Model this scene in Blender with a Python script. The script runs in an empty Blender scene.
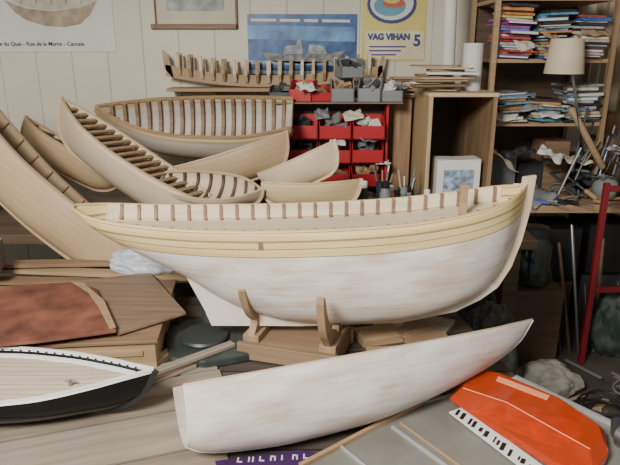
import bpy, bmesh, math, random
from mathutils import Vector, Matrix, Euler, noise
random.seed(7)
R=random.random
def U(a,b): return a+(b-a)*R()
PT=math.radians(17); CP=math.cos(PT); SP=math.sin(PT); F=600.0
EYE=Vector((0,0,1.6))
def _ray(px,py):
    u=(px-310)/F; v=(232.5-py)/F
    return Vector((u,CP+v*SP,-SP+v*CP))
def PY(px,py,Y):
    d=_ray(px,py); return EYE+d*(Y/d.y)
def PZ(px,py,Z):
    d=_ray(px,py); return EYE+d*((Z-1.6)/d.z)
# ---------------------------------------------------------------- materials
MC={}
def _base(name,rough,metal=0):
    m=bpy.data.materials.new(name); m.use_nodes=True
    nt=m.node_tree; b=nt.nodes['Principled BSDF']
    b.inputs['Roughness'].default_value=rough; b.inputs['Metallic'].default_value=metal
    return m,nt,b
def wood(name,c1,c2,axis='x',scale=1.0,rough=.6,plank=0,plankaxis='y'):
    if name in MC: return MC[name]
    m,nt,b=_base(name,rough)
    tc=nt.nodes.new('ShaderNodeTexCoord'); mp=nt.nodes.new('ShaderNodeMapping')
    s={'x':(2,26,26),'y':(26,2,26),'z':(26,26,2)}[axis]
    mp.inputs['Scale'].default_value=[k*scale for k in s]
    n=nt.nodes.new('ShaderNodeTexNoise'); n.inputs['Scale'].default_value=1.6; n.inputs['Detail'].default_value=6
    r=nt.nodes.new('ShaderNodeValToRGB')
    r.color_ramp.elements[0].position=.3; r.color_ramp.elements[1].position=.72
    r.color_ramp.elements[0].color=(*c1,1); r.color_ramp.elements[1].color=(*c2,1)
    L=nt.links.new
    L(tc.outputs['Object'],mp.inputs['Vector']); L(mp.outputs[0],n.inputs['Vector']); L(n.outputs[0],r.inputs[0])
    out=r.outputs[0]
    if plank:
        sx=nt.nodes.new('ShaderNodeSeparateXYZ'); L(tc.outputs['Object'],sx.inputs[0])
        a=nt.nodes.new('ShaderNodeMath'); a.operation='DIVIDE'; a.inputs[1].default_value=plank
        L(sx.outputs['XYZ'.index(plankaxis.upper())],a.inputs[0])
        fr=nt.nodes.new('ShaderNodeMath'); fr.operation='FRACT'; L(a.outputs[0],fr.inputs[0])
        lt=nt.nodes.new('ShaderNodeMath'); lt.operation='LESS_THAN'; lt.inputs[1].default_value=.07; L(fr.outputs[0],lt.inputs[0])
        mx=nt.nodes.new('ShaderNodeMixRGB'); mx.inputs[2].default_value=(c1[0]*.35,c1[1]*.35,c1[2]*.35,1)
        L(lt.outputs[0],mx.inputs[0]); L(out,mx.inputs[1]); out=mx.outputs[0]
    L(out,b.inputs['Base Color'])
    bp=nt.nodes.new('ShaderNodeBump'); bp.inputs['Strength'].default_value=.15; L(n.outputs[0],bp.inputs['Height']); L(bp.outputs[0],b.inputs['Normal'])
    MC[name]=m; return m
def plain(name,c,rough=.5,metal=0,var=.15,scale=6,trans=0,sss=0):
    if name in MC: return MC[name]
    m,nt,b=_base(name,rough,metal)
    tc=nt.nodes.new('ShaderNodeTexCoord'); n=nt.nodes.new('ShaderNodeTexNoise'); n.inputs['Scale'].default_value=scale; n.inputs['Detail'].default_value=4
    r=nt.nodes.new('ShaderNodeValToRGB')
    r.color_ramp.elements[0].position=.3; r.color_ramp.elements[1].position=.7
    r.color_ramp.elements[0].color=(*[k*(1-var) for k in c],1); r.color_ramp.elements[1].color=(*[min(1,k*(1+var)) for k in c],1)
    nt.links.new(tc.outputs['Object'],n.inputs['Vector']); nt.links.new(n.outputs[0],r.inputs[0]); nt.links.new(r.outputs[0],b.inputs['Base Color'])
    if trans: b.inputs['Transmission Weight'].default_value=trans
    MC[name]=m; return m
def hullmat(name,band,yel1,yel2,wh1,wh2,lines=(),pl=.03,lcol=(.12,.07,.03),streak=1.0,rough=.55,pls=.35,p0=.3,p1=.66,spec=.5,lw=.0012):
    """UV.x = metres along the hull, UV.y = metres below the sheer."""
    if name in MC: return MC[name]
    m,nt,b=_base(name,rough); L=nt.links.new
    b.inputs['Specular IOR Level'].default_value=spec
    uv=nt.nodes.new('ShaderNodeUVMap'); uv.uv_map='UVMap'
    sx=nt.nodes.new('ShaderNodeSeparateXYZ'); L(uv.outputs[0],sx.inputs[0])
    def nz(sc,det=5):
        mp=nt.nodes.new('ShaderNodeMapping'); mp.inputs['Scale'].default_value=sc; L(uv.outputs[0],mp.inputs[0])
        n=nt.nodes.new('ShaderNodeTexNoise'); n.inputs['Scale'].default_value=1; n.inputs['Detail'].default_value=det; L(mp.outputs[0],n.inputs[0]); return n.outputs[0]
    def ramp(src,a,c,p0=.35,p1=.65):
        r=nt.nodes.new('ShaderNodeValToRGB'); e=r.color_ramp.elements
        e[0].position=p0; e[1].position=p1; e[0].color=(*a,1); e[1].color=(*c,1); L(src,r.inputs[0]); return r.outputs[0]
    y=ramp(nz((3,60,1)),yel1,yel2)
    def math_(op,a,v=None,bb=None):
        k=nt.nodes.new('ShaderNodeMath'); k.operation=op; L(a,k.inputs[0])
        if v is not None: k.inputs[1].default_value=v
        if bb is not None: L(bb,k.inputs[1])
        return k.outputs[0]
    s_=math_('ADD',math_('MULTIPLY',nz((6*streak,17*streak,1)),.7),None,math_('MULTIPLY',nz((8,90,1),3),.3))
    w=ramp(s_,wh1,wh2,p0,p1)
    gt=math_('GREATER_THAN',sx.outputs[1],band)
    mx=nt.nodes.new('ShaderNodeMixRGB'); L(gt,mx.inputs[0]); L(y,mx.inputs[1]); L(w,mx.inputs[2]); out=mx.outputs[0]
    if pls:
        fr=math_('FRACT',math_('DIVIDE',sx.outputs[1],pl)); lt=math_('LESS_THAN',fr,.06)
        f2=math_('MULTIPLY',lt,pls)
        mx=nt.nodes.new('ShaderNodeMixRGB'); mx.inputs[2].default_value=(*lcol,1); L(f2,mx.inputs[0]); L(out,mx.inputs[1]); out=mx.outputs[0]
    for l in lines:
        k=math_('LESS_THAN',math_('ABSOLUTE',math_('SUBTRACT',sx.outputs[1],l)),lw)
        k=math_('MULTIPLY',k,.85)
        mx=nt.nodes.new('ShaderNodeMixRGB'); mx.inputs[2].default_value=(*lcol,1); L(k,mx.inputs[0]); L(out,mx.inputs[1]); out=mx.outputs[0]
    L(out,b.inputs['Base Color']); MC[name]=m; return m
# ---------------------------------------------------------------- objects
COL=bpy.context.scene.collection
def thing(name,label,cat,loc=(0,0,0),rot=(0,0,0),group=None):
    o=bpy.data.objects.new(name,None); o.empty_display_size=.05; COL.objects.link(o)
    o.location=loc; o.rotation_euler=rot; o['label']=label; o['category']=cat
    if group: o['group']=group
    return o
class MB:
    def __init__(s): s.bm=bmesh.new()
    def _add(s,fn,mi,bev=0,segs=2):
        nf=set(s.bm.faces); g=fn()
        if bev:
            ed=[e for e in s.bm.edges if not any(f in nf for f in e.link_faces)]
            bmesh.ops.bevel(s.bm,geom=ed,offset=bev,segments=segs,profile=.5,affect='EDGES')
        for f in s.bm.faces:
            if f not in nf: f.material_index=mi
        return s
    def box(s,c,d,rot=(0,0,0),bev=0,mi=0):
        M=Matrix.Translation(c)@Euler(rot).to_matrix().to_4x4()@Matrix.Diagonal((*d,1))
        return s._add(lambda: bmesh.ops.create_cube(s.bm,size=1,matrix=M),mi,bev)
    def cyl(s,p0,p1,r0,r1=None,seg=14,mi=0):
        p0=Vector(p0);p1=Vector(p1); r1=r0 if r1 is None else r1; d=p1-p0
        M=Matrix.Translation((p0+p1)/2)@d.to_track_quat('Z','Y').to_matrix().to_4x4()
        return s._add(lambda: bmesh.ops.create_cone(s.bm,cap_ends=True,segments=seg,radius1=r0,radius2=max(r1,1e-5),depth=d.length,matrix=M),mi)
    def lathe(s,prof,c=(0,0,0),seg=20,mi=0,sx=1,sy=1):
        rings=[]
        for r,z in prof:
            rings.append([s.bm.verts.new((c[0]+sx*r*math.cos(2*math.pi*i/seg),c[1]+sy*r*math.sin(2*math.pi*i/seg),c[2]+z)) for i in range(seg)])
        def f():
            for a,b in zip(rings,rings[1:]):
                for i in range(seg): s.bm.faces.new((a[i],a[(i+1)%seg],b[(i+1)%seg],b[i]))
            if prof[0][0]>1e-3: s.bm.faces.new(rings[0][::-1])
            if prof[-1][0]>1e-3: s.bm.faces.new(rings[-1])
        return s._add(f,mi)
    def prism(s,pts,ext,mi=0,bev=0):
        ext=Vector(ext); a=[s.bm.verts.new(p) for p in pts]; b=[s.bm.verts.new(Vector(p)+ext) for p in pts]; n=len(pts)
        def f():
            s.bm.faces.new(a); s.bm.faces.new(b[::-1])
            for i in range(n): s.bm.faces.new((a[(i+1)%n],a[i],b[i],b[(i+1)%n]))
        return s._add(f,mi,bev)
    def quads(s,rows,mi=0,close=False,caps=False,bev=0):
        g=[[s.bm.verts.new(p) for p in r] for r in rows]
        def f():
            for a,b in zip(g,g[1:]):
                for i in range(len(a)-1): s.bm.faces.new((a[i],a[i+1],b[i+1],b[i]))
                if close: s.bm.faces.new((a[-1],a[0],b[0],b[-1]))
            if caps: s.bm.faces.new(g[0]); s.bm.faces.new(g[-1][::-1])
        return s._add(f,mi,bev)
    def tube(s,pts,r,seg=8,mi=0):
        pts=[Vector(p) for p in pts]; rows=[]
        for i,p in enumerate(pts):
            t=(pts[min(i+1,len(pts)-1)]-pts[max(i-1,0)]).normalized()
            q=t.to_track_quat('Z','Y')
            rows.append([p+q@Vector((r*math.cos(2*math.pi*k/seg),r*math.sin(2*math.pi*k/seg),0)) for k in range(seg)])
        s.quads(rows,mi,True,True)
        return s
    def done(s,name,mats,parent=None,loc=(0,0,0),rot=(0,0,0),smooth=False,label=None,cat=None,group=None,fix=True,kind=None):
        if fix: bmesh.ops.recalc_face_normals(s.bm,faces=s.bm.faces)
        me=bpy.data.meshes.new(name); s.bm.to_mesh(me); s.bm.free()
        for m in (mats if isinstance(mats,(list,tuple)) else [mats]): me.materials.append(m)
        if smooth:
            for p in me.polygons: p.use_smooth=True
            try: me.set_sharp_from_angle(angle=math.radians(40))
            except Exception: pass
        o=bpy.data.objects.new(name,me); COL.objects.link(o); o.location=loc; o.rotation_euler=rot
        if parent: o.parent=parent
        if label: o['label']=label
        if cat: o['category']=cat
        if group: o['group']=group
        if kind: o['kind']=kind
        return o
def text(s,size,mat,parent,loc,rot=(math.pi/2,0,0),bold=0):
    cu=bpy.data.curves.new('lettering','FONT'); cu.body=s; cu.size=size; cu.extrude=.0008; cu.offset=bold
    cu.align_x='CENTER'; cu.align_y='CENTER'
    t=bpy.data.objects.new('tmp',cu); COL.objects.link(t); bpy.context.view_layer.update()
    me=bpy.data.meshes.new_from_object(t.evaluated_get(bpy.context.evaluated_depsgraph_get()))
    bpy.data.objects.remove(t); me.materials.clear(); me.materials.append(mat)
    o=bpy.data.objects.new('lettering',me); COL.objects.link(o); o.parent=parent; o.location=loc; o.rotation_euler=rot
    return o
def interp(tab):
    xs=[a for a,_ in tab]; ys=[b for _,b in tab]; n=len(xs); m=[]
    d=[(ys[i+1]-ys[i])/(xs[i+1]-xs[i]) for i in range(n-1)]
    for i in range(n):
        if i==0: m.append(d[0])
        elif i==n-1: m.append(d[-1])
        else: m.append(0 if d[i-1]*d[i]<=0 else 2*d[i-1]*d[i]/(d[i-1]+d[i]))
    def f(x):
        if x<=xs[0]: return ys[0]
        if x>=xs[-1]: return ys[-1]
        i=max(k for k in range(n-1) if xs[k]<=x); h=xs[i+1]-xs[i]; t=(x-xs[i])/h
        return (2*t**3-3*t*t+1)*ys[i]+(t**3-2*t*t+t)*h*m[i]+(-2*t**3+3*t*t)*ys[i+1]+(t**3-t*t)*h*m[i+1]
    return f
class Hull:
    def __init__(s,x0,x1,hb,sheer,keel,n,N=44,M=14):
        s.x0,s.x1,s.hb,s.sheer,s.keel,s.n,s.N,s.M=x0,x1,hb,sheer,keel,n,N,M
    def pt(s,x,th,inset=0.0,side=1):
        b=max(s.hb(x)-inset,.0015); sh=s.sheer(x); k=min(s.keel(x)+inset,sh-.002); n=s.n(x)
        return Vector((x,side*b*math.sin(th)**(2/n),k+(sh-k)*(1-max(0,math.cos(th))**(2/n))))
    def th_at(s,x,z):
        k=s.keel(x); sh=s.sheer(x); q=min(max((z-k)/(sh-k),0),1); n=s.n(x)
        return math.acos(min(1,max(0,(1-q))**(n/2)))
    def xs(s):
        return [s.x0+(s.x1-s.x0)*(.5-.5*math.cos(math.pi*i/s.N)) for i in range(s.N+1)]
    def skin(s,mat,parent,name='planking',thick=.004,cap=True,label=None):
        bm=bmesh.new(); uvl=bm.loops.layers.uv.new('UVMap'); g=[]; info={}
        for x in s.xs():
            row=[]
            for j in range(-s.M,s.M+1):
                th=abs(j)/s.M*math.pi/2; p=s.pt(x,th,0,-1 if j<0 else 1); v=bm.verts.new(p); info[v]=(x,s.sheer(x)-p.z); row.append(v)
            g.append(row)
        for a,b in zip(g,g[1:]):
            for i in range(len(a)-1): bm.faces.new((a[i],b[i],b[i+1],a[i+1]))
        if cap: bm.faces.new(g[0])
        for f in bm.faces:
            f.smooth=True
            for l in f.loops: l[uvl].uv=info[l.vert]
        if cap: bm.faces.ensure_lookup_table(); bm.faces[-1].smooth=False
        me=bpy.data.meshes.new(name); bm.to_mesh(me); bm.free(); me.materials.append(mat)
        o=bpy.data.objects.new(name,me); COL.objects.link(o); o.parent=parent
        if label: o['label']=label
        md=o.modifiers.new('shell','SOLIDIFY'); md.thickness=thick; md.offset=0
        return o
    def rail(s,mat,parent,w=.012,h=.006,z=0,name='rail'):
        for sd in (1,-1):
            rows=[]
            for x in s.xs():
                b=s.hb(x); zz=s.sheer(x)+z
                rows.append([(x,sd*(b+w*.35),zz),(x,sd*(b+w*.35),zz+h),(x,sd*max(b-w*.65,.0005),zz+h),(x,sd*max(b-w*.65,.0005),zz)])
            m=MB(); m.quads(rows,0,True,True); m.done(name,mat,parent)
    def frame(s,x,mat,parent,w=.01,d=.012,th0=0.0,name='frame',top=0.0):
        sides=[(th0,1),(th0,-1)] if th0>0 else [(0,0)]
        for t0,sd in sides:
            m=MB()
            if sd: seq=[(t0+(math.pi/2-t0)*k/6,sd) for k in range(7)]
            else: seq=[(abs(k)/8*math.pi/2,-1 if k<0 else 1) for k in range(-8,9)]
            rows=[]
            for th,q in seq:
                a=s.pt(x,th,.003,q); b=s.pt(x,th,.003+d,q)
                if th>1.55: a.z+=top; b.z+=top
                rows.append([a+Vector((-w/2,0,0)),a+Vector((w/2,0,0)),b+Vector((w/2,0,0)),b+Vector((-w/2,0,0))])
            m.quads(rows,0,True,True); m.done(name,mat,parent)
    def deck(s,mat,parent,drop=.03,inset=.004,name='deck',x0=None,x1=None):
        rows=[]
        for x in s.xs():
            if x0 is not None and x<x0: continue
            if x1 is not None and x>x1: continue
            z=s.sheer(x)-drop
            if z<=s.keel(x)+.004: continue
            b=max(s.pt(x,s.th_at(x,z),inset).y,.001)
            rows.append([(x,-b,z),(x,-b*.5,z+.003),(x,0,z+.004),(x,b*.5,z+.003),(x,b,z),(x,b,z-.003),(x,-b,z-.003)])
        m=MB(); m.quads(rows,0,True); return m.done(name,mat,parent)
    def beam(s,x,mat,parent,w=.012,h=.01,drop=.004):
        b=s.hb(x)-.004; return MB().box((x,0,s.sheer(x)-drop-h/2),(w,2*b,h)).done('deck_beam',mat,parent)
    def keelstrip(s,mat,parent,d=.014,w=.01,x0=None,x1=None,name='keel'):
        P=[]
        for x in s.xs():
            if (x0 is None or x>=x0) and (x1 is None or x<=x1): P.append(Vector((x,0,s.keel(x))))
        rows=[]
        for i,p in enumerate(P):
            t=(P[min(i+1,len(P)-1)]-P[max(i-1,0)]).normalized(); nrm=Vector((t.z,0,-t.x)); q=p+nrm*d
            a=p-nrm*.004
            rows.append([a+Vector((0,w/2,0)),q+Vector((0,w/2,0)),q+Vector((0,-w/2,0)),a+Vector((0,-w/2,0))])
        m=MB(); m.quads(rows,0,True,True); return m.done(name,mat,parent)
def place(o,p0,p1,roll=0):
    X=(Vector(p1)-Vector(p0)).normalized(); Z=Vector((0,0,1)); Z=(Z-X*Z.dot(X)).normalized(); Y=Z.cross(X)
    M=Matrix((X,Y,Z)).transposed()@Matrix.Rotation(math.radians(roll),3,'X')
    o.rotation_euler=M.to_euler(); o.location=p0
    return (Vector(p1)-Vector(p0)).length
HB=[(0,.55),(.12,.75),(.3,.95),(.5,1),(.7,.88),(.87,.5),(.96,.18),(1,.03)]
SH=[(0,.1),(.25,-.02),(.45,-.05),(.7,.03),(1,.28)]
KL=[(0,-.35),(.08,-.75),(.2,-.95),(.5,-1),(.8,-.95),(.92,-.75),(.98,-.3),(1,.22)]
NN=[(0,1.9),(.3,2.1),(.6,2.0),(.85,1.5),(1,1.1)]
def ship(name,label,p0,p1,beam,depth,roll,skinm,railm,framem=None,nfr=0,beams=0,beamm=None,deckm=None,hb=HB,sh=SH,kl=KL,nn=NN,keelm=None,deckdrop=.02,fw=.012,fd=.014,group=None,cap=True,thick=.004,rw=.012,rh=.006,bw=.012,kd=.014):
    o=thing(name,label,'model ship',group=group); L=place(o,p0,p1,roll)
    f=lambda tab,k: interp([(a*L,b*k) for a,b in tab])
    s=interp([(a*L,b*depth*.5) for a,b in sh])
    H=Hull(0,L,f(hb,beam/2),s,f(kl,depth),f(nn,1))
    H.skin(skinm,o,cap=cap,thick=thick); H.rail(railm,o,w=rw,h=rh)
    for i in range(nfr): H.frame(L*(.05+.88*i/(nfr-1)),framem,o,w=fw,d=fd)
    for i in range(beams): H.beam(L*(.06+.86*i/(beams-1)),beamm,o,w=bw)
    if deckm: H.deck(deckm,o,drop=deckdrop)
    H.keelstrip(keelm or railm,o,d=kd)
    return o,H
# palette
W_PALE=wood('wood_pale',(.48,.34,.19),(.64,.49,.31))
W_PALEZ=wood('wood_pale_vertical',(.42,.28,.14),(.56,.41,.23),'z')
W_TAN=wood('wood_tan',(.30,.19,.10),(.43,.29,.165))
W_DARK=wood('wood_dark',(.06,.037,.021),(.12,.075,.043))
W_MID=wood('wood_mid',(.17,.10,.055),(.28,.18,.105))
W_MIDZ=wood('wood_mid_vertical',(.2,.12,.06),(.33,.21,.115),'z')
W_GREY=wood('wood_grey',(.19,.16,.12),(.31,.265,.205),'x',1,.7)
W_YEL=wood('wood_yellow',(.60,.42,.17),(.74,.55,.26))
W_CREAM=wood('wood_cream',(.60,.50,.35),(.74,.64,.48))
WASH=plain('whitewash',(.64,.58,.50),.6,var=.1,scale=14)
WHITE=plain('white_paint',(.78,.77,.73),.5,var=.06)
PAPER=plain('paper',(.62,.61,.57),.8,var=.06)
CREAM=plain('cream_card',(.55,.49,.37),.8,var=.08)
BLACK=plain('black_plastic',(.012,.012,.014),.4)
DGREY=plain('dark_grey_plastic',(.04,.043,.047),.5)
GREY=plain('grey_plastic',(.19,.195,.2),.5)
STEEL=plain('steel',(.30,.31,.32),.4,.9,.1)
ALU=plain('aluminium',(.62,.62,.62),.35,.6,.06)
RED=plain('red_plastic',(.42,.018,.022),.4)
REDP=plain('red_paint',(.19,.013,.018),.4)
BLUE=plain('blue',(.05,.12,.35),.5)
GREEN=plain('green',(.04,.12,.09),.5)
# ---------------------------------------------------------------- room
def struct(m,name,mat,**k):
    return m.done(name,mat,kind='structure',**k)
wallm=plain('wall_paint',(.62,.585,.475),.7,var=.06,scale=2)
YW=4.0
m=MB(); x=-2.9; prof=[]
while x<2.75:
    prof+= [(x,0),(x+.222,0),(x+.226,.007),(x+.23,0)]; x+=.23
rows=[[(a,YW+b,0) for a,b in prof],[(a,YW+b,2.6) for a,b in prof],[(a,YW+.1,2.6) for a,b in prof],[(a,YW+.1,0) for a,b in prof]]
m.quads(rows); struct(m,'wall_back',wallm)
struct(MB().box((0,1.9,-.05),(5.8,4.4,.1)),'floor',plain('floor_concrete',(.075,.06,.05),.8,var=.4,scale=5))
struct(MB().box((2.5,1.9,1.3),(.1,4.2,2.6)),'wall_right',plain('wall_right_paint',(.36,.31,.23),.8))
struct(MB().box((-2.85,1.9,1.3),(.1,4.2,2.6)),'wall_left',wallm)
struct(MB().box((-.15,2.65,2.65),(5.5,2.8,.1)),'light_block_ceiling',plain('ceiling_paint',(.5,.48,.42),.8))  # unseen ceiling, added to keep world light from entering overhead
struct(MB().box((1.98,3.97,1.3),(.09,.05,2.58)),'trim_1',W_MIDZ)
def table(name,label,poly,top,thick,mat,legs,legm,cat='workbench'):
    o=thing(name,label,cat); m=MB(); m.prism([(x,y,top-thick) for x,y in poly],(0,0,thick),bev=.003); m.done('table_top',mat,o)
    for x,y in legs: MB().box((x,y,(top-thick)/2),(.07,.07,top-thick),bev=.004).done('leg',legm,o)
    return o
table('workbench','long wooden workbench along the panelled wall, crowded with models',[(-2.6,2.62),(1.0,2.5),(1.0,3.98),(-2.6,3.98)],.80,.045,W_DARK,[(-2.5,2.7),(-1.0,2.65),(.92,2.6),(.92,3.85),(-2.5,3.85)],W_DARK)
table('workbench','wooden side bench under the shelves, pale front edge',[(1.02,3.12),(2.4,3.12),(2.4,3.98),(1.02,3.98)],.80,.045,W_TAN,[(1.1,3.2),(2.3,3.2),(2.3,3.85)],W_DARK)
tbl=table('worktable','low work table of worn dark planks carrying the hulls',[(-1.75,.95),(.98,.95),(.86,1.36),(.64,1.68),(.55,2.3),(-1.75,2.3)],.62,.035,wood('table_planks',(.045,.036,.028),(.10,.08,.06),'x',.8,.7,.13,'y'),[(-1.6,1.05),(.75,1.05),(-1.6,2.2),(.45,2.2)],W_DARK,'table')
for i in range(7):
    nx,ny=-math.sin(.33),math.cos(.33); k=(i-3)*.093
    MB().box((0,0,0),(1.05+.03*i,.0885,.008),bev=.001).done('plank',[W_GREY,wood('plank_b',(.16,.125,.09),(.26,.21,.155)),wood('plank_c',(.21,.175,.13),(.32,.27,.205))][i%3],None,loc=(-.80+nx*k+.02*(i%2),1.28+ny*k,.6245),rot=(0,0,.33),label='worn grey-brown plank laid flat on the table',cat='plank',group='planks on the table end')
# ---------------------------------------------------------------- MAIN SHIP
YM=1.83
def XZ(px,py): p=PY(px,py,YM); return p.x,p.z
main=thing('ship_model','large unfinished model ship hull, yellow upper strakes over white-primed planking','model ship',(0,YM,0))
st=[(74,206,209,.018,1.6),(84,208,217,.05,1.7),(96,210,227,.082,1.8),(112,212,237,.104,1.8),(150,215,258,.128,1.7),(187,216.5,277,.147,1.6),(213,217,294,.155,1.55),(250,217,310,.16,1.65),(300,216,319,.163,1.9),(350,214,320,.163,2.1),(400,210.5,317,.158,2.1),(450,204,307,.143,2.0),(480,198.5,295,.121,1.85),(500,193.5,278,.094,1.7),(512,190,258,.062,1.55),(520,187.5,232,.032,1.4),(526,184,200,.009,1.1)]
T=[[],[],[],[]]
for px,sp,kp,b,n in st:
    x,zs=XZ(px,sp); _,zk=XZ(px,kp)
    T[0].append((x,b));T[1].append((x,zs));T[2].append((x,zk));T[3].append((x,n))
H=Hull(T[0][0][0],T[0][-1][0],interp(T[0]),interp(T[1]),interp(T[2]),interp(T[3]),N=80,M=24)
WH1=(.60,.46,.36); WH2=(.80,.775,.73)
mm=hullmat('main_hull',.082,(.66,.48,.20),(.77,.60,.30),WH1,WH2,lines=(.005,.031,.034,.056,.082),pl=.0274,pls=.16,streak=1.0,p0=.34,p1=.58,lcol=(.09,.045,.02),lw=.0011)
H.skin(mm,main,thick=.005)
H.rail(W_YEL,main,w=.007,h=.003)
xa,xb=T[0][0][0],T[0][-1][0]
H.deck(W_CREAM,main,drop=.05,x0=xa+.06,x1=xb-.03)
for i in range(24):
    x=xa+.12+(xb-xa-.19)*i/23
    H.frame(x,W_MID,main,w=.010,d=.012,th0=H.th_at(x,H.sheer(x)-.049),name='bulwark_stanchion',top=.002)
for sd in (1,-1):
    rows=[]
    for x in H.xs():
        if x<xa+.07 or x>xb-.05: continue
        s_=H.sheer(x); a=H.pt(x,H.th_at(x,s_-.044),.004); b=H.pt(x,math.pi/2,.004)
        rows.append([(x,sd*a.y,s_-.044),(x,sd*b.y,s_+.001),(x,sd*(b.y-.004),s_+.001),(x,sd*(a.y-.004),s_-.044)])
    m=MB(); m.quads(rows,0,True,True); m.done('bulwark_lining',W_CREAM,main)
def keelpiece(name,kp,t,mat):
    m=MB(); m.prism([(XZ(a,b)[0],-t/2,XZ(a,b)[1]) for a,b in kp],(0,t,0),bev=.002); m.done(name,mat,main)
keelpiece('keel',[(497,287),(480,299),(455,311),(400,322),(300,325),(212,325),(206,312),(214,297),(250,310),(300,315),(400,313),(450,303),(478,291),(492,278)],.016,WASH)
keelpiece('deadwood',[(213,324),(184,272),(189,268),(222,286),(255,304),(262,320),(250,324)],.014,WASH)
keelpiece('stem',[(536,175),(530,208),(521,240),(511,266),(497,287),(490,280),(503,262),(513,236),(519,205),(523,177)],.018,wood('stem_wood',(.55,.42,.27),(.70,.58,.42),'z'))
x,z=XZ(463,206); MB().box((x,.0,z+.0),(.022,.022,.14),bev=.002).done('samson_post',W_TAN,main)
x=XZ(265,240)[0]; MB().box((x,-H.pt(x,H.th_at(x,H.sheer(x)-.045)).y-.001,H.sheer(x)-.043),(.014,.006,.026)).done('peg_block',W_MID,main)
# stand (turned a little against the hull)
SY=-.30
stand=thing('display_stand','brown block cradle stand with curved arms holding the large hull','stand',(XZ(297,340)[0],YM-.005,.62),(0,0,SY))
hw=.16
WS=wood('stand_wood',(.20,.125,.07),(.30,.20,.12)); WA=wood('stand_arm_wood',(.26,.165,.095),(.37,.25,.15),'z')
m=MB(); m.box((0,0,.030),(2*hw,.19,.06),bev=.003); m.done('base_block',WS,stand)
for s in (1,-1): MB().box((0,s*.105,.036),(2*hw+.02,.018,.056),bev=.002).done('side_rail',WS,stand)
for s in (1,-1): MB().box((s*(hw-.03),-.0,.072),(.055,.18,.024),bev=.002).done('cross_block',WA,stand)
for s in (1,-1):
    cx=s*(hw-.03)
    for sd in (1,-1):
        wx=stand.location.x+cx*math.cos(SY)-sd*(.12)*math.sin(SY)*.8
        inner=[];outer=[]
        for k in range(14):
            z=.735+(.90-.735)*k/13
            y=H.pt(wx,H.th_at(wx,max(z,H.keel(wx)+.001))).y/math.cos(SY)+.012
            w=.050-.024*k/13; inner.append((max(y,.02),z-.62)); outer.append((max(y,.02)+w*.8,z-.62-w*.6))
        poly=[(.012,.083),(.012,.110)]+inner+[(inner[-1][0]+.016,inner[-1][1]+.003)]+outer[::-1][:-2]+[(.088,.083)]
        m=MB(); m.prism([(cx-.012,sd*y,z) for y,z in poly],(.024,0,0),bev=.0015); m.done('cradle_arm',WA,stand)
# ---------------------------------------------------------------- FRONT HULL
whm=hullmat('white_wood_hull',-1,(.6,.5,.4),(.6,.5,.4),(.53,.41,.32),(.74,.70,.65),pl=.04,pls=.05,streak=.9,p0=.34,p1=.58)
hb=[(0,.80),(.1,.90),(.3,1),(.5,.98),(.7,.82),(.87,.48),(.96,.17),(1,.02)]
kl=[(0,-.9),(.03,-1.02),(.1,-1.12),(.25,-1.20),(.42,-1.18),(.6,-1.02),(.8,-.70),(.93,-.36),(1,.02)]
sh=[(0,0),(.3,-.04),(.6,-.06),(.85,-.02),(1,.06)]
ship('ship_model','smooth white-washed bare wooden hull lying tilted on the table',PY(178,387,1.30),PY(532,321,1.71),.24,.155,-32,whm,W_PALE,deckm=W_CREAM,deckdrop=.006,hb=hb,kl=kl,sh=sh,nn=[(0,2.3),(.4,2.3),(.8,1.9),(1,1.4)],keelm=WASH,rw=.008,rh=.003,kd=.004)
# ---------------------------------------------------------------- BLACK BOAT
blk=hullmat('black_hull',.008,(.75,.75,.72),(.8,.8,.78),(.003,.003,.004),(.004,.004,.005),pls=0,rough=.2,spec=.3)
p0=Vector((-1.42,1.52,.742)); p1=PY(155,382,1.43)
hb2=[(0,.5),(.12,.75),(.3,.97),(.5,1),(.7,.82),(.85,.47),(.94,.19),(1,.01)]
kl2=[(0,-.3),(.1,-.8),(.3,-1),(.6,-1),(.85,-.82),(.95,-.42),(1,.35)]
bo,bh=ship('ship_model','model boat with glossy black hull, white bulwark and planked deck',p0,p1,.31,.108,0,blk,WHITE,deckm=wood('deck_planks',(.48,.39,.28),(.60,.51,.38),'x',1,.5,.024,'y'),deckdrop=.020,hb=hb2,kl=kl2,sh=[(0,.4),(.4,-.1),(.7,.1),(1,.7)],nn=[(0,2.2),(.6,2.3),(.9,1.7),(1,1.4)],keelm=BLACK,rw=.010,rh=.004)
L=(p1-p0).length
for i in range(26):
    x=L*(.22+.72*i/25); y=bh.hb(x)-.006
    MB().box((x,y,bh.sheer(x)-.005),(.005,.003,.006)).done('scupper',BLACK,bo)
for sd in (1,-1):
    rows=[]
    for x in bh.xs():
        b=bh.hb(x)-.006; z=bh.sheer(x)-.015
        if b<.022: continue
        rows.append([(x,sd*b,z),(x,sd*(b-.018),z),(x,sd*(b-.018),z-.004),(x,sd*b,z-.004)])
    m=MB(); m.quads(rows,0,True); m.done('waterway',WHITE,bo)
m=MB(); m.cyl((L*.78,-.03,bh.sheer(L*.78)-.02),(L*.78,-.03,bh.sheer(L*.78)-.002),.006); m.cyl((L*.78-.015,-.03,bh.sheer(L*.78)-.004),(L*.78+.015,-.03,bh.sheer(L*.78)-.004),.003); m.done('cleat',STEEL,bo)
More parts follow.
